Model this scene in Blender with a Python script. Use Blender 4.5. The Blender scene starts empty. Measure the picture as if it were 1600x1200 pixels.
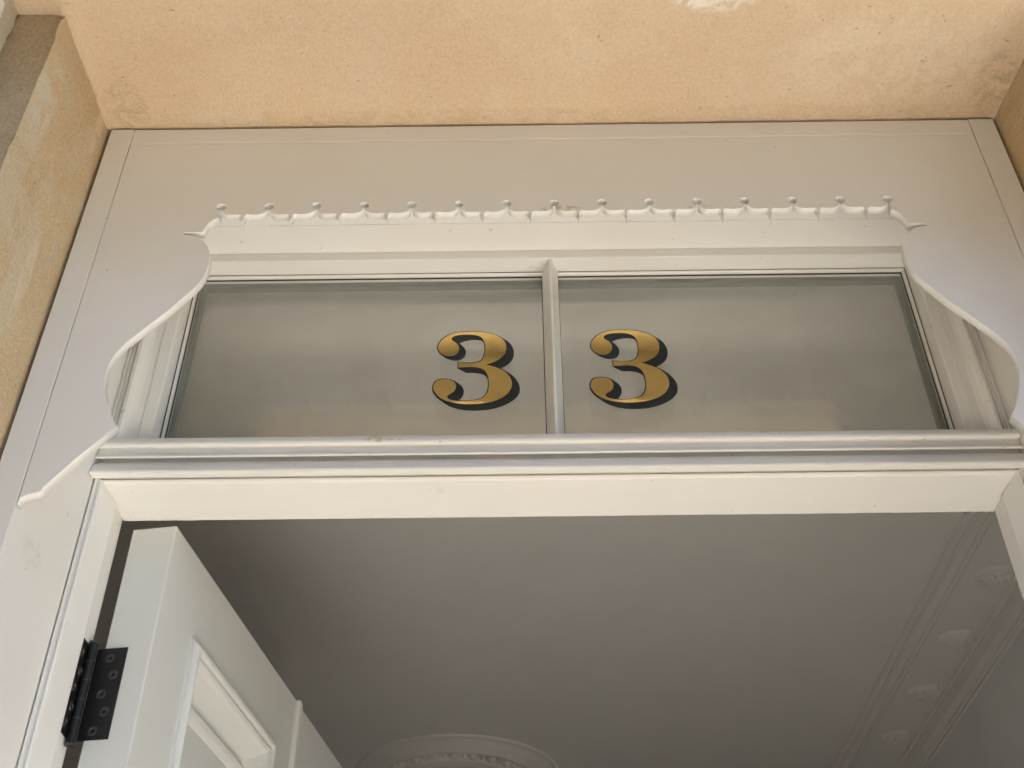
import bpy, bmesh, math, random
from mathutils import Vector, Matrix, noise
random.seed(7)
S = bpy.context.scene
C = S.collection
R = math.radians

# ------------------------------------------------------------------ camera
cam_d = bpy.data.cameras.new('camera')
cam = bpy.data.objects.new('camera', cam_d); C.objects.link(cam)
yaw, pit, rol, fpx = -6.47697723e-03, 6.90903550e-01, -7.30166744e-03, 1823.94
cy, sy, cp, sp, cr, sr = math.cos(yaw), math.sin(yaw), math.cos(pit), math.sin(pit), math.cos(rol), math.sin(rol)
fw = Vector((sy*cp, cy*cp, sp)); r0 = Vector((cy, -sy, 0)); u0 = r0.cross(fw)
rt = r0*cr + u0*sr; up = -r0*sr + u0*cr
mx = Matrix((rt, up, -fw)).transposed().to_4x4(); mx.translation = Vector((0, -.90, 1.40))
cam.matrix_world = mx
cam_d.sensor_fit = 'HORIZONTAL'; cam_d.sensor_width = 36; cam_d.lens = fpx/1600*36
cam_d.clip_start = .02; cam_d.clip_end = 500
S.camera = cam

# ------------------------------------------------------------------ light
SUN_EL, SUN_AZ = R(61), R(35)          # height, and how far in front of the facade it stands (from the left)
sdir = Vector((-math.cos(SUN_EL)*math.cos(SUN_AZ), -math.cos(SUN_EL)*math.sin(SUN_AZ), math.sin(SUN_EL)))
sl = bpy.data.lights.new('sun', 'SUN'); sl.energy = 5.0; sl.angle = R(.5); sl.color = (1, .965, .895)
so = bpy.data.objects.new('sun', sl); C.objects.link(so)
so.rotation_euler = sdir.to_track_quat('Z', 'Y').to_euler()
W = bpy.data.worlds.new('World'); S.world = W; W.use_nodes = True
wn = W.node_tree.nodes; sk = wn.new('ShaderNodeTexSky'); sk.sky_type = 'NISHITA'; sk.sun_disc = False
sk.sun_elevation = SUN_EL; sk.sun_rotation = math.atan2(sdir.x, sdir.y)
W.node_tree.links.new(sk.outputs[0], wn['Background'].inputs[0]); wn['Background'].inputs[1].default_value = .05
S.view_settings.view_transform = 'Standard'; S.view_settings.look = 'None'
S.view_settings.exposure = 3.0; S.view_settings.gamma = 1; S.view_settings.use_curve_mapping = False
S.cycles.max_bounces = 14; S.cycles.diffuse_bounces = 8; S.cycles.glossy_bounces = 6; S.cycles.transparent_max_bounces = 16

# ------------------------------------------------------------------ materials
class NT:
    def __init__(s, name):
        s.m = bpy.data.materials.new(name); s.m.use_nodes = True
        s.t = s.m.node_tree; s.b = s.t.nodes['Principled BSDF']
        s.pos = s.n('ShaderNodeNewGeometry').outputs['Position']
    def n(s, ty, **k):
        x = s.t.nodes.new(ty)
        for a, v in k.items(): setattr(x, a, v)
        return x
    def l(s, a, b): s.t.links.new(a, b)
    def noise(s, scale, det=4, rough=.55, sc3=None, dist=0):
        x = s.n('ShaderNodeTexNoise'); x.inputs['Scale'].default_value = scale
        x.inputs['Detail'].default_value = det; x.inputs['Roughness'].default_value = rough
        x.inputs['Distortion'].default_value = dist
        v = s.pos
        if sc3:
            mp = s.n('ShaderNodeMapping'); mp.inputs['Scale'].default_value = sc3; s.l(v, mp.inputs[0]); v = mp.outputs[0]
        s.l(v, x.inputs['Vector']); return x.outputs['Fac']
    def ramp(s, f, a, b):
        x = s.n('ShaderNodeMapRange'); x.interpolation_type = 'SMOOTHSTEP'
        x.inputs['From Min'].default_value = a; x.inputs['From Max'].default_value = b
        s.l(f, x.inputs['Value']); return x.outputs['Result']
    def mixc(s, f, a, b):
        x = s.n('ShaderNodeMix', data_type='RGBA')
        for v, i in ((a, 6), (b, 7)):
            if isinstance(v, tuple): x.inputs[i].default_value = (*v, 1)
            else: s.l(v, x.inputs[i])
        if isinstance(f, (int, float)): x.inputs[0].default_value = f
        else: s.l(f, x.inputs[0])
        return x.outputs[2]
    def math(s, op, a, b):
        x = s.n('ShaderNodeMath', operation=op)
        for v, i in ((a, 0), (b, 1)):
            if isinstance(v, (int, float)): x.inputs[i].default_value = v
            else: s.l(v, x.inputs[i])
        return x.outputs[0]
    def bump(s, h, strength, dist):
        x = s.n('ShaderNodeBump'); x.inputs['Strength'].default_value = strength; x.inputs['Distance'].default_value = dist
        s.l(h, x.inputs['Height']); s.l(x.outputs[0], s.b.inputs['Normal'])
    def blob(s, c, r):                      # 1 inside an ellipsoid stain at point c
        mp = s.n('ShaderNodeMapping'); mp.vector_type = 'TEXTURE'
        mp.inputs['Location'].default_value = c; mp.inputs['Scale'].default_value = r
        s.l(s.pos, mp.inputs[0]); ln = s.n('ShaderNodeVectorMath', operation='LENGTH'); s.l(mp.outputs[0], ln.inputs[0])
        return s.ramp(ln.outputs['Value'], 1.0, .55)

def paint(name, a, b, rough, specks=True, bumps=.06, stains=()):
    t = NT(name)
    c = t.mixc(t.ramp(t.noise(5, 5), .35, .68), a, b)
    if specks:
        sp_ = t.ramp(t.noise(95, 2, .5), .735, .78)
        c = t.mixc(t.math('MULTIPLY', sp_, .45), c, (.36, .31, .22))
        sm = t.math('MULTIPLY', t.ramp(t.noise(14, 6, .7, dist=.6), .66, .76), .16)
        c = t.mixc(sm, c, (.45, .42, .36))
    for p, r, col, am in stains:
        f = t.math('MULTIPLY', t.blob(p, r), t.ramp(t.noise(120, 4, .7), .42, .6))
        c = t.mixc(t.math('MULTIPLY', f, am), c, col)
    t.l(c, t.b.inputs['Base Color'])
    rr = t.n('ShaderNodeMapRange'); rr.inputs['To Min'].default_value = rough-.05; rr.inputs['To Max'].default_value = rough+.1
    t.l(t.noise(9, 4), rr.inputs['Value']); t.l(rr.outputs[0], t.b.inputs['Roughness'])
    h = t.math('ADD', t.noise(40, 4), t.math('MULTIPLY', t.noise(420, 2), .25))
    h = t.math('ADD', h, t.math('MULTIPLY', t.noise(30, 3, .6, (.5, 12, 12)), .5))
    t.bump(h, bumps*1.4, .002)
    return t.m

M_white = paint('white_gloss_paint', (.80, .79, .765), (.775, .76, .73), .36, stains=[
    ((-.155, .137, 2.181), (.022, .02, .009), (.50, .42, .22), .7),
    ((.052, 0, 2.404), (.03, .01, .006), (.42, .38, .2), .8),
    ((.21, .004, 2.404), (.02, .01, .005), (.42, .38, .2), .6),
    ((.31, .055, 2.49), (.016, .006, .02), (.55, .50, .36), .5),
    ((-.467, .06, 1.99), (.012, .03, .02), (.6, .57, .5), .4),
    ((-.09, .17, 2.132), (.012, .012, .012), (.6, .57, .5), .3)])
M_door = paint('white_door_paint', (.69, .70, .685), (.67, .68, .665), .42, specks=False)
M_hall = paint('hall_wall_paint', (.86, .87, .88), (.83, .84, .85), .7, specks=False)
M_ceil = paint('hall_ceiling_paint', (.83, .805, .775), (.81, .785, .755), .75, specks=False, bumps=.1)
M_plasterwork = paint('plaster_moulding_paint', (.83, .805, .775), (.81, .785, .755), .6, specks=False, bumps=.1)

def plaster(name, base, warm, pale, grey, dark_amt=.5, patch=.5, spots=()):
    t = NT(name)
    c = t.mixc(t.ramp(t.noise(3.2, 6, .6, dist=.4), .36, .66), base, warm)
    c = t.mixc(t.math('MULTIPLY', t.ramp(t.noise(5.5, 7, .62, dist=.9), .53, .60), patch), c, pale)
    c = t.mixc(t.math('MULTIPLY', t.ramp(t.noise(7.5, 7, .65, (1, 1, .6), dist=1.2), .57, .62), patch*.8), c, grey)
    for p, r, col, am in spots:
        f = t.math('MULTIPLY', t.blob(p, r), t.ramp(t.noise(30, 6, .75, dist=1.0), .40, .58))
        c = t.mixc(t.math('MULTIPLY', f, am), c, col)
    d = t.ramp(t.noise(26, 5, .7), .62, .78)
    c = t.mixc(t.math('MULTIPLY', d, dark_amt*.5), c, (.36, .25, .14))
    g = t.ramp(t.noise(300, 4, .75), .40, .64)
    c = t.mixc(t.math('MULTIPLY', g, .30), c, (.82, .72, .55))
    g2 = t.ramp(t.noise(210, 3, .7), .56, .72)
    c = t.mixc(t.math('MULTIPLY', g2, .28), c, (.36, .27, .17))
    pit_ = t.ramp(t.noise(170, 2, .6), .70, .76)
    c = t.mixc(t.math('MULTIPLY', pit_, dark_amt), c, (.26, .19, .11))
    t.l(c, t.b.inputs['Base Color']); t.b.inputs['Roughness'].default_value = .9
    t.b.inputs['Specular IOR Level'].default_value = .25
    h = t.math('ADD', t.math('MULTIPLY', t.noise(18, 5, .6), .8), t.math('MULTIPLY', t.noise(260, 4, .75), .55))
    h = t.math('SUBTRACT', h, t.math('MULTIPLY', pit_, .6))
    t.bump(h, .8, .005)
    return t.m
SOFFIT_SPOTS = [((.46, -.085, 2.56), (.19, .085, .1), (.74, .62, .47), .6), ((.225, -.168, 2.56), (.06, .022, .1), (.84, .80, .72), 1),
    ((.575, -.05, 2.56), (.035, .06, .1), (.46, .33, .20), .9), ((-.47, -.03, 2.56), (.03, .05, .1), (.50, .37, .23), .8), ((-.36, -.012, 2.56), (.05, .012, .1), (.78, .70, .58), .8),
    ((.0, -.01, 2.56), (1.2, .014, .1), (.55, .40, .25), .5)]
M_soffit = plaster('sandy_soffit_plaster', (.68, .52, .355), (.63, .465, .31), (.72, .60, .455), (.65, .55, .42), .45, .28, spots=SOFFIT_SPOTS)
REVEAL_SPOTS = [((-.50, -.135, 2.44), (.1, .030, .09), (.60, .56, .45), .9), ((-.50, -.057, 2.25), (.1, .012, .07), (.66, .56, .42), .8), ((-.50, -.10, 2.33), (.1, .022, .12), (.45, .31, .17), .6), ((-.50, -.02, 2.53), (.1, .012, .05), (.66, .54, .36), .9)]
M_reveal = plaster('patched_reveal_plaster', (.59, .45, .28), (.51, .37, .21), (.58, .50, .36), (.50, .46, .36), .5, .6, spots=REVEAL_SPOTS)
M_render = plaster('bare_cement_render', (.46, .36, .24), (.38, .30, .20), (.50, .42, .30), (.43, .38, .30), .6, .6)
M_oldrender = plaster('old_pale_render', (.52, .47, .38), (.47, .42, .32), (.60, .56, .48), (.5, .46, .4), .5, .8)

def plain(name, col, rough, metal=0, spec=.5):
    t = NT(name); b = t.b
    c = t.mixc(t.ramp(t.noise(30, 4), .35, .7), col, tuple(v*.86 for v in col)); t.l(c, b.inputs['Base Color'])
    b.inputs['Roughness'].default_value = rough; b.inputs['Metallic'].default_value = metal
    b.inputs['Specular IOR Level'].default_value = spec
    t.bump(t.noise(200, 3), .04, .001)
    return t.m
M_black = plain('black_satin_metal', (.011, .011, .012), .5, 0, .4)
M_blackhole = plain('black_screw_metal', (.075, .072, .07), .38, .6)
M_spacer = plain('grey_spacer_bar', (.30, .31, .28), .5)
M_gasket = plain('dark_rubber_seal', (.02, .02, .018), .6)
M_shade = plain('dark_blue_black_enamel', (.012, .020, .028), .35)
M_line = plain('black_brown_outline', (.016, .009, .006), .4)
M_gold = plain('gold_leaf', (.95, .68, .26), .05, 1)
M_path = plaster('sandstone_paving', (.68, .66, .63), (.63, .61, .58), (.72, .70, .67), (.66, .65, .63), .4, .4)
M_lawn = plain('dark_garden_soil', (.022, .021, .018), .9)
M_floor = plain('hall_floor_stone', (.46, .45, .43), .45)
M_leaf = plain('sky_screen_leaf', (.055, .085, .03), .6)
M_twig = plain('sky_screen_twigs', (.03, .035, .018), .9)

def glass():
    t = NT('window_glass'); t.t.nodes.remove(t.b)
    geo = t.n('ShaderNodeNewGeometry'); ior = t.n('ShaderNodeMapRange')
    ior.inputs['To Min'].default_value = 1.62; ior.inputs['To Max'].default_value = 1/1.62
    t.l(geo.outputs['Backfacing'], ior.inputs['Value'])
    fr = t.n('ShaderNodeFresnel'); t.l(ior.outputs[0], fr.inputs['IOR'])
    tr = t.n('ShaderNodeBsdfTransparent'); tr.inputs[0].default_value = (.98, .985, .975, 1)
    gl = t.n('ShaderNodeBsdfGlossy'); gl.inputs['Roughness'].default_value = .006
    mx_ = t.n('ShaderNodeMixShader'); t.l(fr.outputs[0], mx_.inputs[0]); t.l(tr.outputs[0], mx_.inputs[1]); t.l(gl.outputs[0], mx_.inputs[2])
    # a thin film of dust on the pane
    df = t.n('ShaderNodeBsdfDiffuse'); df.inputs[0].default_value = (.6, .58, .52, 1)
    m2 = t.n('ShaderNodeMixShader')
    t.l(t.math('MULTIPLY', t.ramp(t.noise(6, 5), .3, .75), .05), m2.inputs[0]); t.l(mx_.outputs[0], m2.inputs[1]); t.l(df.outputs[0], m2.inputs[2])
    t.l(m2.outputs[0], t.t.nodes['Material Output'].inputs[0])
    return t.m
M_glass = glass()

# ------------------------------------------------------------------ helpers
def thing(name, label, cat, loc=(0, 0, 0), rotz=0, group=None):
    o = bpy.data.objects.new(name, None); C.objects.link(o)
    o.location = loc; o.rotation_euler = (0, 0, rotz); o.empty_display_size = .05
    o['label'] = label; o['category'] = cat
    if group: o['group'] = group
    return o
def obj(name, bm, mat, parent=None, label=None, smooth=False, world=True, bev=0):
    """link a bmesh (world coordinates unless world=False) as one mesh object"""
    bmesh.ops.recalc_face_normals(bm, faces=bm.faces)
    me = bpy.data.meshes.new(name); bm.to_mesh(me); bm.free()
    me.materials.append(mat)
    if smooth:
        for p in me.polygons: p.use_smooth = True
    o = bpy.data.objects.new(name, me); C.objects.link(o)
    if parent:
        o.parent = parent
        if world: # parents are unrotated empties: shift the mesh into their frame
            off = Vector((0, 0, 0)); q = parent
            while q: off += Vector(q.location); q = q.parent
            me.transform(Matrix.Translation(-off))
    if label: o['label'] = label
    if bev:
        m = o.modifiers.new('bevel', 'BEVEL'); m.width = bev; m.segments = 2; m.limit_method = 'ANGLE'; m.angle_limit = R(35)
        m.harden_normals = False
    return o
def struct(name, bm, mat, **k):
    o = obj(name, bm, mat, **k); o['kind'] = 'structure'; return o
def box(bm, x0, x1, y0, y1, z0, z1):
    v = [bm.verts.new((x, y, z)) for x in (x0, x1) for y in (y0, y1) for z in (z0, z1)]
    for f in ((0, 1, 3, 2), (4, 6, 7, 5), (0, 4, 5, 1), (2, 3, 7, 6), (0, 2, 6, 4), (1, 5, 7, 3)):
        bm.faces.new([v[i] for i in f])
    return bm
def B(*a): return box(bmesh.new(), *a)
def loft(bm, rings, caps=True):
    """closed profile rings -> solid"""
    rr = [[bm.verts.new(p) for p in r] for r in rings]
    n = len(rr[0])
    for a, b in zip(rr, rr[1:]):
        for i in range(n): bm.faces.new((a[i], a[(i+1) % n], b[(i+1) % n], b[i]))
    if caps: bm.faces.new(rr[0][::-1]); bm.faces.new(rr[-1])
    return bm
def rect_frame(prof, x0, x1, z0, z1, sides, flip=None):
    """prof: closed [(inset, depth)]; mitred solids per side of a rectangle in xz, depth along y"""
    out = []
    def P(i, d, c):
        x = x0+i if c[0] == 0 else x1-i
        z = z0+i if c[1] == 0 else z1-i
        return (x, d, z)
    cs = {'left': ((0, 0), (0, 1)), 'top': ((0, 1), (1, 1)), 'right': ((1, 1), (1, 0)), 'bottom': ((1, 0), (0, 0))}
    for s in sides:
        a, b = cs[s]; bm = bmesh.new()
        loft(bm, [[P(i, d, a) for i, d in prof], [P(i, d, b) for i, d in prof]]); out.append((s, bm))
    return out
def poly_mesh(loops, thick, y, bevel=0):
    """filled 2D outline (x,z) lists (outer first, then holes) extruded from y to y+thick"""
    cu = bpy.data.curves.new('tmp', 'CURVE'); cu.dimensions = '2D'; cu.fill_mode = 'BOTH'
    for L in loops:
        s = cu.splines.new('POLY'); s.points.add(len(L)-1); s.use_cyclic_u = True
        for p, (x, z) in zip(s.points, L): p.co = (x, z, 0, 1)
    cu.extrude = thick/2-bevel; cu.bevel_depth = bevel; cu.bevel_resolution = 0; cu.offset = 0
    o = bpy.data.objects.new('tmp', cu); C.objects.link(o)
    bpy.context.view_layer.update()
    me = bpy.data.meshes.new_from_object(o.evaluated_get(bpy.context.evaluated_depsgraph_get()))
    bm = bmesh.new(); bm.from_mesh(me)
    bmesh.ops.remove_doubles(bm, verts=bm.verts, dist=1e-6)
    bpy.data.objects.remove(o); bpy.data.curves.remove(cu); bpy.data.meshes.remove(me)
    for v in bm.verts: v.co = Vector((v.co.x, y+thick/2-v.co.z, v.co.y))
    return bm
def sheet(p00, pu, pv, nu, nv, nrm, amp, fs, edge=0, seed=0):
    """rough plaster sheet: grid displaced by layered noise"""
    bm = bmesh.new(); g = []
    p00, pu, pv, nrm = map(Vector, (p00, pu, pv, nrm))
    for i in range(nu+1):
        row = []
        for j in range(nv+1):
            p = p00+pu*(i/nu)+pv*(j/nv)
            q = p*fs+Vector((seed, seed*2, 0))
            d = noise.noise(q)*.6+noise.noise(q*3.1)*.3+noise.noise(q*9)*.14
            p = p+nrm*d*amp
            row.append(bm.verts.new(p))
        g.append(row)
    for i in range(nu):
        for j in range(nv): bm.faces.new((g[i][j], g[i+1][j], g[i+1][j+1], g[i][j+1]))
    return bm, g
def cyl(bm, c, ax, r, h, n=24, r2=None):
    ax = Vector(ax).normalized(); t = ax.orthogonal().normalized(); b = ax.cross(t); c = Vector(c)
    ring = lambda q, rr: [q+t*rr*math.cos(2*math.pi*k/n)+b*rr*math.sin(2*math.pi*k/n) for k in range(n)]
    return loft(bm, [ring(c-ax*h/2, r), ring(c+ax*h/2, r if r2 is None else r2)])

# ------------------------------------------------------------------ setting: ground
struct('ground', B(-40, 40, -40, 12, -.6, -.02), M_lawn)
struct('path', B(-.60, 1.8, -1.15, .25, -.1, .0), M_path)  # unseen; size and pale tone chosen to bounce sun up at the door
# added out of view: tall leafy screen that blocks the low front sky
def sky_screen():
    t = thing('sky_screen', 'tall screen of green leaves added out of view to block the sky', 'sky_screen', (-4, -7, -.02))
    bm = bmesh.new()
    for k in range(36000):
        x = random.uniform(-14, 4); z = random.uniform(-.02, 6.0); d = random.random()
        y = -7+.5*d**2+.25*noise.noise(Vector((x*.8, z*.8, 1)))
        if random.random() < .12: y = random.uniform(-8.2, -6.6); z = 6.0+random.uniform(-.1, .2)
        a = random.uniform(0, 6.28); e = random.uniform(-1, 1); r = random.uniform(.05, .10)
        u = Vector((math.cos(a), math.sin(a), e)).normalized()*r; w = Vector((-math.sin(a)*.5, math.cos(a)*.5, random.uniform(-.8, .8))).normalized()*r*.5
        p = Vector((x, y, z)); bm.faces.new([bm.verts.new(p+q) for q in (-u, w, u, -w)])
    obj('screen_leaves', bm, M_leaf, t)
    obj('screen_core', B(-14, 4, -8.2, -7.15, -.02, 5.9), M_twig, t)
sky_screen()

# ------------------------------------------------------------------ house wall with the plastered porch recess
YR = -.158                                # where the inner reveal ends
pw = thing('porch_wall', 'rough sandy plastered porch recess framing the white door surround', 'wall', (0, YR, 0))
# soffit, meeting the top of the white frame
bm, g = sheet((-1.0, .03, 2.5615), (6.0, 0, 0), (0, -.375, 0), 700, 60, (0, 0, 1), .0035, 5.0, seed=3)
for row in g:
    for j, v in enumerate(row):
        if j < 4: v.co.z = 2.5605 + .0006*noise.noise(v.co*25)
        for xc in (-.5035, .594):             # rough trowelled fillet into the reveals
            d = abs(v.co.x-xc)
            if d < .03 and j > 4: v.co.z -= (1-d/.03)**2*.006*(.6+.9*noise.noise(v.co*22))
obj('soffit', bm, M_soffit, pw, smooth=True)
obj('lintel_wall', B(-5, 5, -.339, .249, 2.5695, 3.6), M_soffit, pw)
# inner reveals, slightly splayed
def reveal(s, xa, xb, seed):
    bm, g = sheet((xa, .10, 0), (xb-xa, -.258, 0), (0, 0, 2.561), 26, 250, (1*s, 0, 0), .0022, 6.0, seed=seed)
    for i, row in enumerate(g):
        for v in row:
            if v.co.y > -.012: v.co.x = xa+(xb-xa)*((.10-v.co.y)/.258) + .0007*noise.noise(v.co*30)
            if i == len(g)-1:                 # ragged arris
                q = v.co*38
                v.co.y -= abs(.0024*noise.noise(q)+.0018*noise.noise(q*3.3))+.012*max(0, noise.noise(q*.6+Vector((5, 1, 2)))-.25)
    e = [v for v in g[-1]]
    back = [bm.verts.new((v.co.x-s*.075, YR-.001+.0012*noise.noise(v.co*30), v.co.z)) for v in e]
    return bm, e, back
bmL, eL, bkL = reveal(1, -.4978, -.5040, 11)
bkL = None
obj('reveal', bmL, M_reveal, pw, smooth=True, label='left reveal with pale patches of fresh plaster')
bmR, eR, bkR = reveal(-1, .5832, .5995, 29)
obj('reveal', bmR, M_reveal, pw, smooth=True)
# bare front strips beside the reveals (lit from the front only) and the outer returns
def strip(xa, xb, seed):
    bm, g = sheet((xa, YR, 0), (xb-xa, 0, 0), (0, 0, 2.5605), 12, 200, (0, -1, 0), .0016, 9.0, seed=seed)
    for k in (0,):
        for v in g[k]: v.co.x += .0012*noise.noise(v.co*34)
    return bm
obj('rebate', strip(-.5042, -.5640, 5), M_render, pw, label='strip of bare grey cement render')
obj('rebate', strip(.5998, .6590, 6), M_render, pw, label='strip of bare grey cement render')
def outer(s, x, seed):
    bm, g = sheet((x, YR+.001, 0), (0, -.64, 0), (0, 0, 2.561), 64, 200, (s, 0, 0), .003, 7.0, seed=seed)
    return bm
obj('outer_return', outer(1, -.563, 8), M_reveal, pw, smooth=True)
obj('pier', B(-5, -.571, -.80, .249, -.02, 2.5685), M_soffit, pw)  # left one carried forward, out of view, to block sky from the left
obj('pier', B(.6655, 5, -.1575, .249, -.02, 2.5685), M_soffit, pw)
obj('reveal_core', B(-.5705, -.5085, -.150, .248, -.02, 2.559), M_reveal, pw)
obj('reveal_core', B(.6035, .6655, -.150, .248, -.02, 2.559), M_reveal, pw)
# broken remains of an older render coat on the outer left return
def flake(pts, x, t, seed):
    bm = bmesh.new()
    n = len(pts); ring = []
    for k in range(n):                      # roughened outline
        a, b = Vector(pts[k]), Vector(pts[(k+1) % n])
        for q in range(14):
            p = a.lerp(b, q/14); w = noise.noise_vector(Vector((p.x*90, p.y*90, seed)))
            ring.append((p.x+w.x*.006, p.y+w.y*.010))
    r1 = [(x, a, b) for a, b in ring]; r2 = [(x+t, a+.001, b) for a, b in ring]
    return loft(bm, [r1, r2])
obj('old_render', flake([(-.160, 2.50), (-.163, 2.56), (-.30, 2.56), (-.30, 2.36), (-.20, 2.38), (-.172, 2.455)], -.5625, .006, 1), M_oldrender, pw, label='ragged remnant of an older pale render coat', bev=.002)
obj('old_render', flake([(-.186, 2.485), (-.192, 2.53), (-.29, 2.53), (-.29, 2.40), (-.20, 2.43)], -.5565, .004, 2), M_white, pw, label='chalky white fragment of an older render coat', bev=.001)

# ------------------------------------------------------------------ hall behind the door (setting)
HX0, HX1, HZ, HY = -1.62, 1.212, 2.80, 5.2
struct('hall_ceiling', B(HX0-.1, HX1+.1, .25, HY+.1, HZ, HZ+.1), M_ceil)
struct('hall_floor', B(HX0-.1, HX1+.1, -.10, HY+.1, -.02, .05), M_floor)
struct('hall_wall_left', B(HX0-.12, HX0, .251, HY, .05, HZ), M_hall)
struct('hall_wall_right', B(HX1, HX1+.12, .251, HY, .05, HZ), M_hall)
struct('hall_wall_back', B(HX0, HX1, HY, HY+.1, .05, HZ), M_hall)
# plaster cornice along the right side, with a row of round rosettes on its flat band
def cornice(name, label, s, xw):
    t = thing(name, label, 'cornice', (xw, .26, HZ))
    pr = [(.242, 0), (.242, .006), (.238, .013), (.232, .016), (.227, .012), (.225, .004), (.220, .004), (.216, .010), (.211, .004), (.199, .0045), (.196, .0045),
          (.192, .0045), (.191, .012), (.186, .016), (.181, .013), (.180, .005), (.176, .0095), (.173, .0045), (.048, .0045), (.047, .013), (.041, .017), (.036, .013), (.034, .006), (.031, .012),
          (.028, .020), (.022, .031), (.013, .040), (.008, .043), (.0075, .050), (.0045, .053), (.0045, .062), (0, .064), (0, 0)]
    bm = bmesh.new()
    loft(bm, [[(xw-s*a, y, HZ-b) for a, b in pr] for y in (.262, HY-.005)])
    obj('moulding', bm, M_plasterwork, t)
    return t
def rosette(parent, x, y):
    bm = bmesh.new(); nr, na = 9, 48
    rows = []
    for i in range(nr+1):
        r = i/nr; row = []
        for k in range(na):
            a = 2*math.pi*k/na
            pet = .5+.5*math.cos(6*a+ (0 if r > .45 else math.pi))
            h = (.017*(1-r**4)*(.62+.38*pet) if r > .22 else .019)+(.006 if .84 < r < .97 else 0)
            rr = .047*r*(1-.05*(1-pet)*(r > .9))
            row.append(bm.verts.new((x+rr*math.cos(a)*.97, y+rr*math.sin(a), HZ-.0045-max(h, 0)*(r < .999)+.001*(r >= .999)))) if i else None
        rows.append(row)
    c = bm.verts.new((x, y, HZ-.0235))
    for k in range(na):
        bm.faces.new((c, rows[1][k], rows[1][(k+1) % na]))
        for i in range(1, nr): bm.faces.new((rows[i][k], rows[i+1][k], rows[i+1][(k+1) % na], rows[i][(k+1) % na]))
    return obj('rosette', bm, M_plasterwork, parent, smooth=True)
ct = cornice('cornice', 'moulded plaster cornice with round rosettes along the hall ceiling', 1, HX1)
y = 1.513-.312*3; first = None
while y < HY-.2:
    if first is None:
        first = rosette(ct, 1.113, y); y0 = y
    else:
        c = first.copy(); C.objects.link(c); c.parent = ct; c.location.y = y-y0
    y += .312

# ceiling rose
RX, RY = -.205, 2.731
cr_ = thing('ceiling_rose', 'round plaster ceiling rose with egg and dart ring', 'ceiling rose', (RX, RY, HZ))
def lathe(prof, n=96):
    bm = bmesh.new()
    rr = [[bm.verts.new((RX+r*math.cos(2*math.pi*k/n), RY+r*math.sin(2*math.pi*k/n), HZ-h)) for k in range(n)] for r, h in prof]
    for a, b in zip(rr, rr[1:]):
        for k in range(n): bm.faces.new((a[k], a[(k+1) % n], b[(k+1) % n], b[k]))
    return bm
obj('disc', lathe([(.322, -.001), (.322, .006), (.316, .008), (.312, .006), (.308, .0065), (.298, .011), (.288, .018), (.278, .024), (.270, .027), (.266, .031), (.258, .033), (.252, .031),
    (.249, .028), (.244, .0275), (.242, .024), (.204, .020), (.202, .028), (.194, .034), (.186, .034), (.180, .029), (.177, .022), (.172, .020), (.160, .030), (.150, .032), (.143, .026), (.140, .020),
    (.11, .022), (.09, .030), (.06, .045), (.03, .052), (.001, .054)]), M_plasterwork, cr_, smooth=True)
bm = bmesh.new()
NE = 24
for k in range(NE):
    a = 2*math.pi*k/NE
    for (da, rx, ry, hz) in ((0, .0155, .0175, .016), (math.pi/NE, .005, .017, .011)):
        c = Vector((RX+.223*math.cos(a+da), RY+.223*math.sin(a+da), HZ-.021))
        ret = bmesh.ops.create_uvsphere(bm, u_segments=12, v_segments=8, radius=1)
        bmesh.ops.transform(bm, verts=ret['verts'], matrix=Matrix.Translation(c) @ Matrix.Rotation(a+da+math.pi/2, 4, 'Z') @ Matrix.Diagonal((rx, ry, hz, 1)))
obj('egg_and_dart', bm, M_plasterwork, cr_, smooth=True)

# ------------------------------------------------------------------ door surround
AX = .0438                                        # axis of symmetry
mir = lambda x: 2*AX-x
XL, XR = -.4670, mir(-.4670)                      # inside of the posts
df = thing('door_frame', 'white painted timber door frame with moulded transom', 'door frame', (AX, .12, .05))
for s in (0, 1):
    a = (-.4950, XL) if s == 0 else (XR, mir(-.4950)+.0015)
    obj('post', B(a[0], a[1], 0, .245, .05, 2.5562), M_white, df, bev=.0004)
obj('head_rail', B(XL+.0006, XR-.0006, .0004, .0995, 2.5288, 2.5560), M_white, df, bev=.0012)
obj('head_lining', B(XL+.0004, XR-.0004, .0112, .1007, 2.4900, 2.5280), M_white, df, bev=.0003)
obj('head_lining', B(XL+.0004, XR-.0004, .1010, .246, 2.4898, 2.5555), M_white, df, bev=.0003)
# transom: moulded profile run between the posts
tp = [(.176, 2.1905), (.1425, 2.1885), (.1395, 2.1868), (.1362, 2.1830), (.1345, 2.1795), (.1338, 2.1762), (.1345, 2.1738), (.137, 2.1727), (.1435, 2.1745), (.1435, 2.1740), (.1412, 2.1738),
      (.1400, 2.1645), (.1382, 2.1632), (.1368, 2.1612), (.1368, 2.1596), (.1380, 2.1585), (.1480, 2.1650), (.1485, 2.1600), (.1440, 2.1562), (.1395, 2.1525), (.1360, 2.1475), (.1335, 2.1420), (.1322, 2.1375), (.1330, 2.1354),
      (.1345, 2.1352), (.1430, 2.1359), (.1495, 2.1395), (.1700, 2.1395), (.2150, 2.1395), (.2150, 2.1640), (.245, 2.1680), (.245, 2.1905)]
bm = bmesh.new(); loft(bm, [[(x, a, b) for a, b in tp] for x in (XL+.0008, XR-.0008)])
obj('transom', bm, M_white, df)
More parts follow.
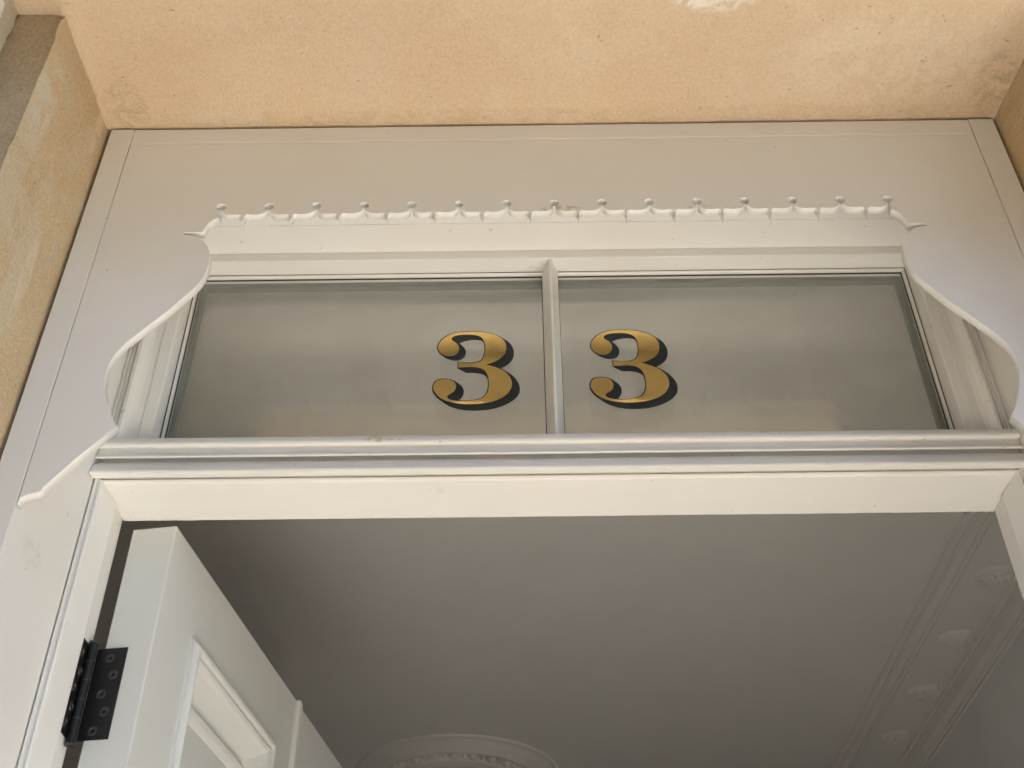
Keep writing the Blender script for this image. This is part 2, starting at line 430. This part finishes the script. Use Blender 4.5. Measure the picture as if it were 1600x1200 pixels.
# head and jambs of the door opening: one section, mitred at the corners
JI = [(0, .2205), (0, .1520), (.0022, .1475), (.0040, .1476), (.0052, .1500), (.0064, .1506), (.0076, .1486), (.0092, .1474), (.0110, .1484), (.0124, .1520), (.0175, .1855), (.0172, .1880), (.0138, .1890), (.0140, .2205)]
for s, bm in rect_frame(JI, XL+.0002, XR-.0002, .05, 2.1462, ('left', 'right')):
    for v in bm.verts:
        if v.co.z < .1: v.co.z = .05
    obj('jamb', bm, M_white, df)
HI = [(.0072, .2200), (.0072, .1530), (.0080, .1500), (.0102, .1482), (.0122, .1490), (.0135, .1520), (.0140, .1855), (.0142, .1876), (.0162, .2200)]
bm = bmesh.new()
hz = 2.1462
loft(bm, [[(XL+.0002+i, d, hz-i) for i, d in HI], [(XR-.0002-i, d, hz-i) for i, d in HI]])
obj('lintel', bm, M_white, df)

# ------------------------------------------------------------------ fretwork board in front of the fanlight
half = [(-.4657, 2.0105), (-.4655, 2.0124), (-.4640, 2.0148), (-.4618, 2.0160), (-.4593, 2.0176), (-.4565, 2.0186), (-.4537, 2.0193), (-.4510, 2.0200), (-.4488, 2.0212), (-.4474, 2.0225), (-.4470, 2.0245), (-.4455, 2.0268), (-.4240, 2.0578), (-.3925, 2.0970),
    (-.3962, 2.1030), (-.4000, 2.1090), (-.4044, 2.1178), (-.4085, 2.1270), (-.4118, 2.1360), (-.4150, 2.1455), (-.4172, 2.1560), (-.4181, 2.1660), (-.4176, 2.1745), (-.4162, 2.1825), (-.4140, 2.1898), (-.4108, 2.1964), (-.4058, 2.2060), (-.3990, 2.2149), (-.3930, 2.2225), (-.3864, 2.2310),
    (-.3775, 2.2420), (-.3687, 2.2531), (-.3625, 2.2625), (-.3566, 2.2718), (-.3522, 2.2778), (-.3478, 2.2845), (-.3446, 2.2905), (-.3420, 2.2965), (-.3402, 2.3030), (-.3390, 2.3095), (-.3384, 2.3160), (-.3383, 2.3226), (-.3386, 2.3280), (-.3393, 2.3332), (-.3408, 2.3395), (-.3429, 2.3454), (-.3455, 2.3508), (-.3488, 2.3557),
    (-.3524, 2.3597), (-.3565, 2.3630), (-.3605, 2.3653), (-.3648, 2.3668), (-.3690, 2.3676), (-.3738, 2.3681), (-.3744, 2.3698), (-.3738, 2.3716), (-.3640, 2.3718), (-.3534, 2.3722), (-.3523, 2.3772), (-.3512, 2.3810), (-.3495, 2.3848), (-.3473, 2.3885), (-.3446, 2.3920), (-.3410, 2.3952), (-.3388, 2.3964)]
PER, PX0 = .05459, -.33795
hp = [(.00140, 2.4078), (.00180, 2.4066), (.00255, 2.4051), (.00380, 2.4035), (.00520, 2.4023), (.00700, 2.4012), (.00967, 2.4002), (.01382, 2.3998), (.01797, 2.4000), (.02130, 2.4005), (.02330, 2.4006), (.02480, 2.4000), (.02590, 2.3988), (.02660, 2.3970), (.02700, 2.3945), (.02722, 2.3895)]
pts = list(half)
def keyhole(cx):
    r, zc = .0058, 2.4136
    a0 = math.asin(.0014/r); out = []
    for k in range(21):
        a = -math.pi/2-a0-(2*math.pi-2*a0)*k/20
        out.append((cx+r*math.cos(a), zc+r*math.sin(a)))
    return out
for k in range(15):
    cx = PX0+PER*k
    if k > 0: pts += [(cx-d, z) for d, z in hp[::-1]]
    else: pts += [(cx-.0016, 2.3975), (cx-.0011, 2.4040)]
    pts += keyhole(cx)
    if k < 14: pts += [(cx+d, z) for d, z in hp[:-1]]
    else: pts += [(cx+.0011, 2.4040), (cx+.0016, 2.3975)]
pts += [(mir(x), z) for x, z in half[::-1]]
outl = pts + [(XR-.0013, 2.5276), (XL+.0013, 2.5276)]
fb = thing('fretwork_board', 'white board with ogee cut-out edge and a row of small keyholes', 'fretwork board', (AX, .005, 2.0036))
obj('board', poly_mesh([outl], .0100, .0006, .0002), M_white, fb)

# ------------------------------------------------------------------ fanlight
FX0, FX1, FZ1, FZ0 = -.4298, mir(-.4298), 2.4898, 2.1650
fl = thing('fanlight', 'two pane fanlight window between the transom and the fretwork board', 'window', (AX, .18, 2.19))
fp = [(0, .149), (.001, .148), (.0140, .148), (.0152, .1492), (.0162, .166), (.0162, .208), (0, .208)]
for s, bm in rect_frame(fp, FX0, FX1, FZ0, FZ1, ('left', 'top', 'right', 'bottom')): obj('frame', bm, M_white, fl)
gk = [(.0163, .205), (.0163, .1715), (.0175, .1715), (.0175, .205)]
for s, bm in rect_frame(gk, FX0, FX1, FZ0+.006, FZ1, ('left', 'top', 'right')): obj('seal', bm, M_gasket, fl)
bd = [(.0176, .203), (.0176, .1712), (.0184, .1702), (.0198, .1706), (.0206, .1718), (.0208, .203)]
for s, bm in rect_frame(bd, FX0, FX1, FZ0, FZ1, ('left', 'top', 'right')): obj('bead', bm, M_white, fl)
gk2 = [(.0209, .1773), (.0209, .1752), (.0217, .1752), (.0217, .1773)]
for s, bm in rect_frame(gk2, FX0, FX1, FZ0+.006, FZ1, ('left', 'top', 'right')): obj('seal', bm, M_gasket, fl)
sp_ = [(.0209, .1926), (.0209, .1824), (.0270, .1824), (.0270, .1926)]
for s, bm in rect_frame(sp_, FX0, FX1, FZ0+.006, FZ1, ('left', 'top', 'right')): obj('spacer', bm, M_spacer, fl)
MX0, MX1 = .0330, .0530
mp = [(MX0, .204), (MX0, .1690), (MX0+.0016, .1668), (MX0+.0030, .1640), (MX0+.0082, .1500), (MX0+.0090, .1492), (MX1-.0088, .1492), (MX1-.0080, .1500), (MX1-.0030, .1640), (MX1-.0016, .1668), (MX1, .1690), (MX1, .204)]
bm = bmesh.new(); loft(bm, [[(x, d, z) for x, d in mp] for z in (FZ0+.01, FZ1-.0035)])
obj('mullion', bm, M_white, fl)
for a, b in ((MX0-.0009, MX0-.0001), (MX1+.0001, MX1+.0009)):
    obj('seal', B(a, b, .1745, .1772, FZ0+.03, FZ1-.024), M_gasket, fl)
for a, b in ((FX0+.018, MX0+.002), (MX1-.002, FX1-.018)):
    obj('pane', B(a, b, .1775, .1815, FZ0+.018, FZ1-.018), M_glass, fl)
    obj('pane', B(a, b, .1935, .1975, FZ0+.018, FZ1-.018), M_glass, fl)
TILT = .009                                       # the sash leans in by half a degree
def lean(o):
    for v in o.data.vertices: v.co.y += (v.co.z+o.parent.location.z-2.32)*TILT
for o in fl.children:
    if o.name.startswith('pane'): lean(o)
# quadrant mouldings between the posts and the window frame
qm = [(0, .240), (0, .1500), (.0028, .1478), (.0040, .1480), (.0050, .1504), (.0060, .1500), (.0070, .1466), (.0082, .1458), (.0092, .1470), (.0100, .1492), (.0112, .1468), (.0140, .1420), (.0180, .1405), (.0215, .1430), (.0245, .1465), (.0290, .1490), (.0367, .1496), (.0370, .1530), (.0370, .240)]
for s, bm in rect_frame(qm, XL+.0002, XR-.0002, 2.05, 2.6, ('left', 'right')):
    for v in bm.verts: v.co.z = 2.170 if v.co.z < 2.3 else 2.4897
    obj('moulding', bm, M_white, fl)

# ------------------------------------------------------------------ gilded numerals on the glass
GOLD = [(-45.6,32.7),(-45.5,36.6),(-44.2,41.2),(-41.6,45.8),(-37.8,50.1),(-33.0,54.0),(-27.1,57.1),(-20.2,59.2),(-12.2,60.0),(-4.3,60.1),(3.7,59.5),(11.7,58.3),(18.7,56.4),(25.6,53.4),(30.6,50.0),(34.5,45.9),(37.0,41.3),(38.3,36.0),(38.3,30.7),(37.5,25.5),(35.5,20.4),(32.6,16.5),(28.7,12.7),(23.8,9.6),(19.0,7.1),(13.6,5.3),(19.0,3.6),(24.8,1.3),(30.6,-2.0),(36.0,-5.9),(40.3,-11.0),(43.2,-16.1),(44.8,-21.7),(45.0,-27.3),(44.0,-32.9),(41.6,-38.4),(37.8,-43.2),(32.6,-47.4),(26.9,-50.7),(20.3,-53.3),(12.7,-55.0),(4.2,-56.1),(-4.3,-56.6),(-11.8,-56.2),(-19.4,-55.2),(-27.0,-53.4),(-33.7,-50.7),(-39.5,-47.0),(-44.0,-42.6),(-47.0,-37.7),(-48.8,-32.7),(-49.1,-27.8),(-48.0,-23.5),(-45.2,-19.8),(-41.0,-17.7),(-36.2,-17.0),(-30.9,-17.6),(-26.0,-20.0),(-23.0,-23.8),(-21.8,-28.2),(-22.3,-33.1),(-24.6,-37.4),(-28.3,-40.4),(-31.1,-42.2),(-32.2,-44.3),(-31.2,-47.1),(-28.1,-49.3),(-23.3,-50.7),(-17.6,-51.6),(-11.0,-51.8),(-4.3,-51.5),(2.3,-50.4),(7.4,-48.3),(11.7,-45.3),(14.3,-41.7),(16.2,-36.8),(17.1,-31.2),(17.4,-25.0),(17.0,-18.2),(16.0,-12.5),(14.2,-7.5),(11.3,-3.4),(7.4,-0.6),(2.5,1.0),(-3.3,1.7),(-9.1,1.8),(-14.9,1.4),(-20.0,0.9),(-19.8,9.9),(-13.2,8.2),(-6.3,7.7),(-0.5,8.0),(4.3,9.5),(7.7,11.8),(9.9,14.9),(11.5,20.1),(12.5,25.9),(12.7,32.4),(12.1,39.0),(10.6,45.0),(7.8,49.7),(3.8,52.6),(-1.2,54.2),(-8.2,55.0),(-15.1,54.8),(-21.0,54.1),(-25.0,52.8),(-28.4,50.5),(-29.5,47.6),(-28.3,45.2),(-25.2,42.9),(-22.2,39.8),(-20.1,35.6),(-19.5,31.0),(-20.6,25.8),(-23.2,21.9),(-27.6,19.8),(-32.5,19.5),(-37.4,20.8),(-41.4,24.1),(-44.2,28.1)]
SIL = [(-46.9,32.0),(-46.8,37.3),(-45.5,42.1),(-42.7,47.1),(-38.6,51.7),(-33.5,55.6),(-27.3,58.6),(-20.2,60.5),(-12.3,61.5),(-4.3,61.6),(3.7,60.9),(11.7,59.7),(18.8,57.9),(26.1,54.7),(31.6,51.0),(36.5,46.6),(40.5,43.2),(43.9,38.5),(46.3,32.6),(47.6,26.7),(47.5,20.8),(46.4,15.0),(43.8,9.3),(39.9,4.9),(35.5,1.4),(31.6,-0.6),(35.5,-3.3),(40.8,-7.2),(46.1,-12.3),(50.3,-18.7),(53.2,-25.0),(54.5,-31.8),(54.0,-38.6),(51.6,-44.6),(47.3,-50.1),(41.6,-54.8),(34.5,-59.0),(26.9,-62.2),(18.5,-64.4),(9.1,-65.7),(-0.3,-65.9),(-9.8,-65.3),(-19.2,-63.2),(-27.8,-59.6),(-34.5,-54.7),(-39.4,-50.3),(-44.3,-45.7),(-48.4,-39.5),(-50.3,-34.0),(-50.6,-27.8),(-49.3,-22.2),(-46.1,-18.1),(-41.5,-16.1),(-36.2,-15.5),(-30.5,-16.1),(-25.1,-18.4),(-20.2,-22.6),(-15.8,-27.0),(-13.3,-31.4),(-12.2,-37.0),(-13.2,-42.5),(-15.3,-46.7),(-18.1,-49.7),(-11.0,-50.6),(-4.4,-50.2),(1.8,-49.0),(7.0,-46.8),(10.7,-44.1),(13.1,-40.8),(14.9,-36.1),(15.9,-30.6),(16.3,-25.0),(15.9,-18.8),(14.3,-13.8),(10.9,-10.6),(6.5,-8.6),(0.7,-7.5),(-5.1,-7.2),(-9.9,-7.3),(-14.8,-3.9),(-21.0,0.2),(-21.0,10.9),(-13.2,9.5),(-6.4,9.1),(-0.7,9.6),(3.8,11.0),(6.7,13.1),(8.9,15.9),(10.5,20.7),(11.4,25.9),(11.5,32.4),(11.0,39.0),(9.3,44.1),(5.9,45.7),(0.9,46.4),(-5.0,46.3),(-10.9,44.9),(-15.8,43.1),(-19.5,40.8),(-16.7,38.1),(-13.2,33.5),(-11.3,28.2),(-11.5,22.4),(-13.3,17.2),(-17.2,13.8),(-22.0,12.5),(-26.9,12.9),(-31.8,14.7),(-36.8,17.8),(-41.3,22.2),(-44.9,26.8)]
def numeral(cx, cz, label):
    t = thing('house_number', label, 'house number', (cx, .177, cz-.066), group='gilded numerals on the fanlight glass')
    f = lambda L: [(cx+x/1000, cz+z/1000) for x, z in L]
    def grow(L, d):
        n = len(L); out = []
        ar = sum(L[i][0]*L[(i+1) % n][1]-L[(i+1) % n][0]*L[i][1] for i in range(n)); s = 1 if ar > 0 else -1
        for i in range(n):
            a, b = Vector(L[i-1]), Vector(L[(i+1) % n]); e = (b-a).normalized()
            out.append((L[i][0]+s*e.y*d, L[i][1]-s*e.x*d))
        return out
    obj('shade', poly_mesh([f(SIL)], .0002, .1771), M_shade, t, label='blue black drop shade')
    obj('outline', poly_mesh([f(grow(GOLD, 1.15))], .0002, .1768), M_line, t, label='thin black outline')
    obj('gold_face', poly_mesh([f(GOLD)], .0002, .1765), M_gold, t, label='gold leaf face')
    for o in t.children: lean(o)
numeral(-.052, 2.316, 'gold figure 3 with dark shade on the glass left of the mullion')
numeral(-.052+.188, 2.3158, 'gold figure 3 with dark shade on the glass right of the mullion')

# ------------------------------------------------------------------ the open door
DW, DT, DTOP, DBOT = .960, .052, 2.1190, .06
DA = R(82.1)
dr = thing('front_door', 'white panelled front door standing open on a black hinge', 'door', (-.3867, .2138, 0), DA)
# local frame: x along the door from the hinge edge, face at y=0, thickness to +y
SP = [(.0935, .392), (.570, .868)]                       # panel columns
PZ = [(.32, .86), (1.02, 2.0245)]
bm = bmesh.new()
xs = [0, SP[0][0], SP[0][1], SP[1][0], SP[1][1], DW]; zs = [DBOT, PZ[0][0], PZ[0][1], PZ[1][0], PZ[1][1], DTOP]
for yv, hole in ((0, True), (DT, False)):
    vv = {}
    for i, x in enumerate(xs):
        for j, z in enumerate(zs): vv[i, j] = bm.verts.new((x, yv, z))
    for i in range(5):
        for j in range(5):
            if hole and i in (1, 3) and j in (1, 3): continue
            q = [vv[i, j], vv[i+1, j], vv[i+1, j+1], vv[i, j+1]]
            bm.faces.new(q if yv == 0 else q[::-1])
    if yv == 0: front = vv
    else: back = vv
for i in range(5):
    bm.faces.new((front[i, 0], back[i, 0], back[i+1, 0], front[i+1, 0])); bm.faces.new((front[i, 5], front[i+1, 5], back[i+1, 5], back[i, 5]))
for j in range(5):
    bm.faces.new((front[0, j], front[0, j+1], back[0, j+1], back[0, j])); bm.faces.new((front[5, j], back[5, j], back[5, j+1], front[5, j+1]))
obj('slab', bm, M_door, dr, world=False, bev=.0015)
# panel section: bolection bead proud of the face, splayed margin, inner bead, flat field
ps = [(-.0015, .004), (-.0015, -.0030), (.0018, -.0036), (.0022, -.0052), (.0060, -.0088), (.0098, -.0080), (.0113, -.0038), (.0125, -.0045), (.0165, -.0052), (.0200, -.0030), (.0215, .0025), (.0400, .0240), (.0440, .0245), (.0460, .0195), (.0510, .0165), (.0570, .0185), (.0620, .0225), (.0640, .0250), (.0640, .030), (-.0015, .030)]
for (a, b) in SP:
    for (c, d) in PZ:
        bm = bmesh.new()
        for s, m in rect_frame(ps, a, b, c, d, ('left', 'top', 'right', 'bottom')):
            me = bpy.data.meshes.new('t'); m.to_mesh(me); m.free(); bm.from_mesh(me); bpy.data.meshes.remove(me)
        pm = obj('panel_moulding', bm, M_door, dr, world=False)
        obj('panel_field', B(a+.062, b-.062, .0242, .0300, c+.062, d-.062), M_door, pm, world=False)
# raised bead down the middle of the door
mb = [(.4660, .001), (.4660, -.003), (.4680, -.0062), (.4720, -.0070), (.4745, -.0040), (.4760, -.0050), (.4800, -.0055), (.4830, -.0030), (.4845, .001)]
bm = bmesh.new(); loft(bm, [[(x, d, z) for x, d in mb] for z in (DBOT, DTOP-.0006)])
obj('centre_bead', bm, M_door, dr, world=False)
# hinge
hz0, hz1 = 1.8705, 1.9706
inv = Matrix.Rotation(-DA, 4, 'Z') @ Matrix.Translation((.3867, -.2138, 0))
hl = obj('hinge', cyl(bmesh.new(), inv @ Vector((-.4468, .2105, (hz0+hz1)/2-.003)), (0, 0, 1), .0046, .106, 20), M_black, dr, world=False, label='black butt hinge', smooth=False, bev=.0005)
bm = bmesh.new()
for z in (1.8625, 1.9722): cyl(bm, inv @ Vector((-.4468, .2105, z)), (0, 0, 1), .0051, .0022, 20)
for z in (1.889, 1.909, 1.930, 1.951): cyl(bm, inv @ Vector((-.4468, .2105, z)), (0, 0, 1), .00495, .0010, 20)
obj('knuckle_rings', bm, M_blackhole, hl, world=False)
obj('leaf', B(-.0012, .0004, DT-.0262, DT+.0068, hz0, hz1), M_black, hl, world=False, bev=.0003)
bm = bmesh.new()                                        # leaf on the jamb, given in world coordinates
v = [(-.4521, .1925, hz0-.001), (-.4521, .1925, hz1+.0002), (-.4521, .2200, hz1+.0005), (-.4521, .2200, hz0-.0008)]
w = [(x-.0016, y_, z) for x, y_, z in v]
loft(bm, [[inv @ Vector(p) for p in v], [inv @ Vector(p) for p in w]])
obj('leaf', bm, M_black, hl, world=False)
def screw(c, ax):
    bm = bmesh.new(); c = Vector(c); ax = Vector(ax).normalized()
    t = ax.orthogonal().normalized(); b = ax.cross(t); n = 20
    def ring(r, h): return [bm.verts.new(c+ax*h+t*r*math.cos(2*math.pi*k/n)+b*r*math.sin(2*math.pi*k/n)) for k in range(n)]
    rs = [ring(.0052, 0), ring(.0049, .0009), ring(.0038, .0012), ring(.0027, .0010), ring(.0019, -.0005)]
    for a, d in zip(rs, rs[1:]):
        for k in range(n): bm.faces.new((a[k], a[(k+1) % n], d[(k+1) % n], d[k]))
    bm.faces.new(rs[-1])
    return bm
for a, z in ((.0090, 1.9590), (.0163, 1.9400), (.0082, 1.9193), (.0160, 1.8998), (.0080, 1.8798)):
    obj('screw', screw((-.0012, DT-a, z), (-1, 0, 0)), M_blackhole, hl, world=False)
for a, z in ((.198, 1.9560), (.205, 1.9380), (.198, 1.9190), (.205, 1.9000), (.198, 1.8810)):
    nx = (inv.to_3x3() @ Vector((1, 0, 0)))
    obj('screw', screw(inv @ Vector((-.4521, a, z)), nx), M_blackhole, hl, world=False)
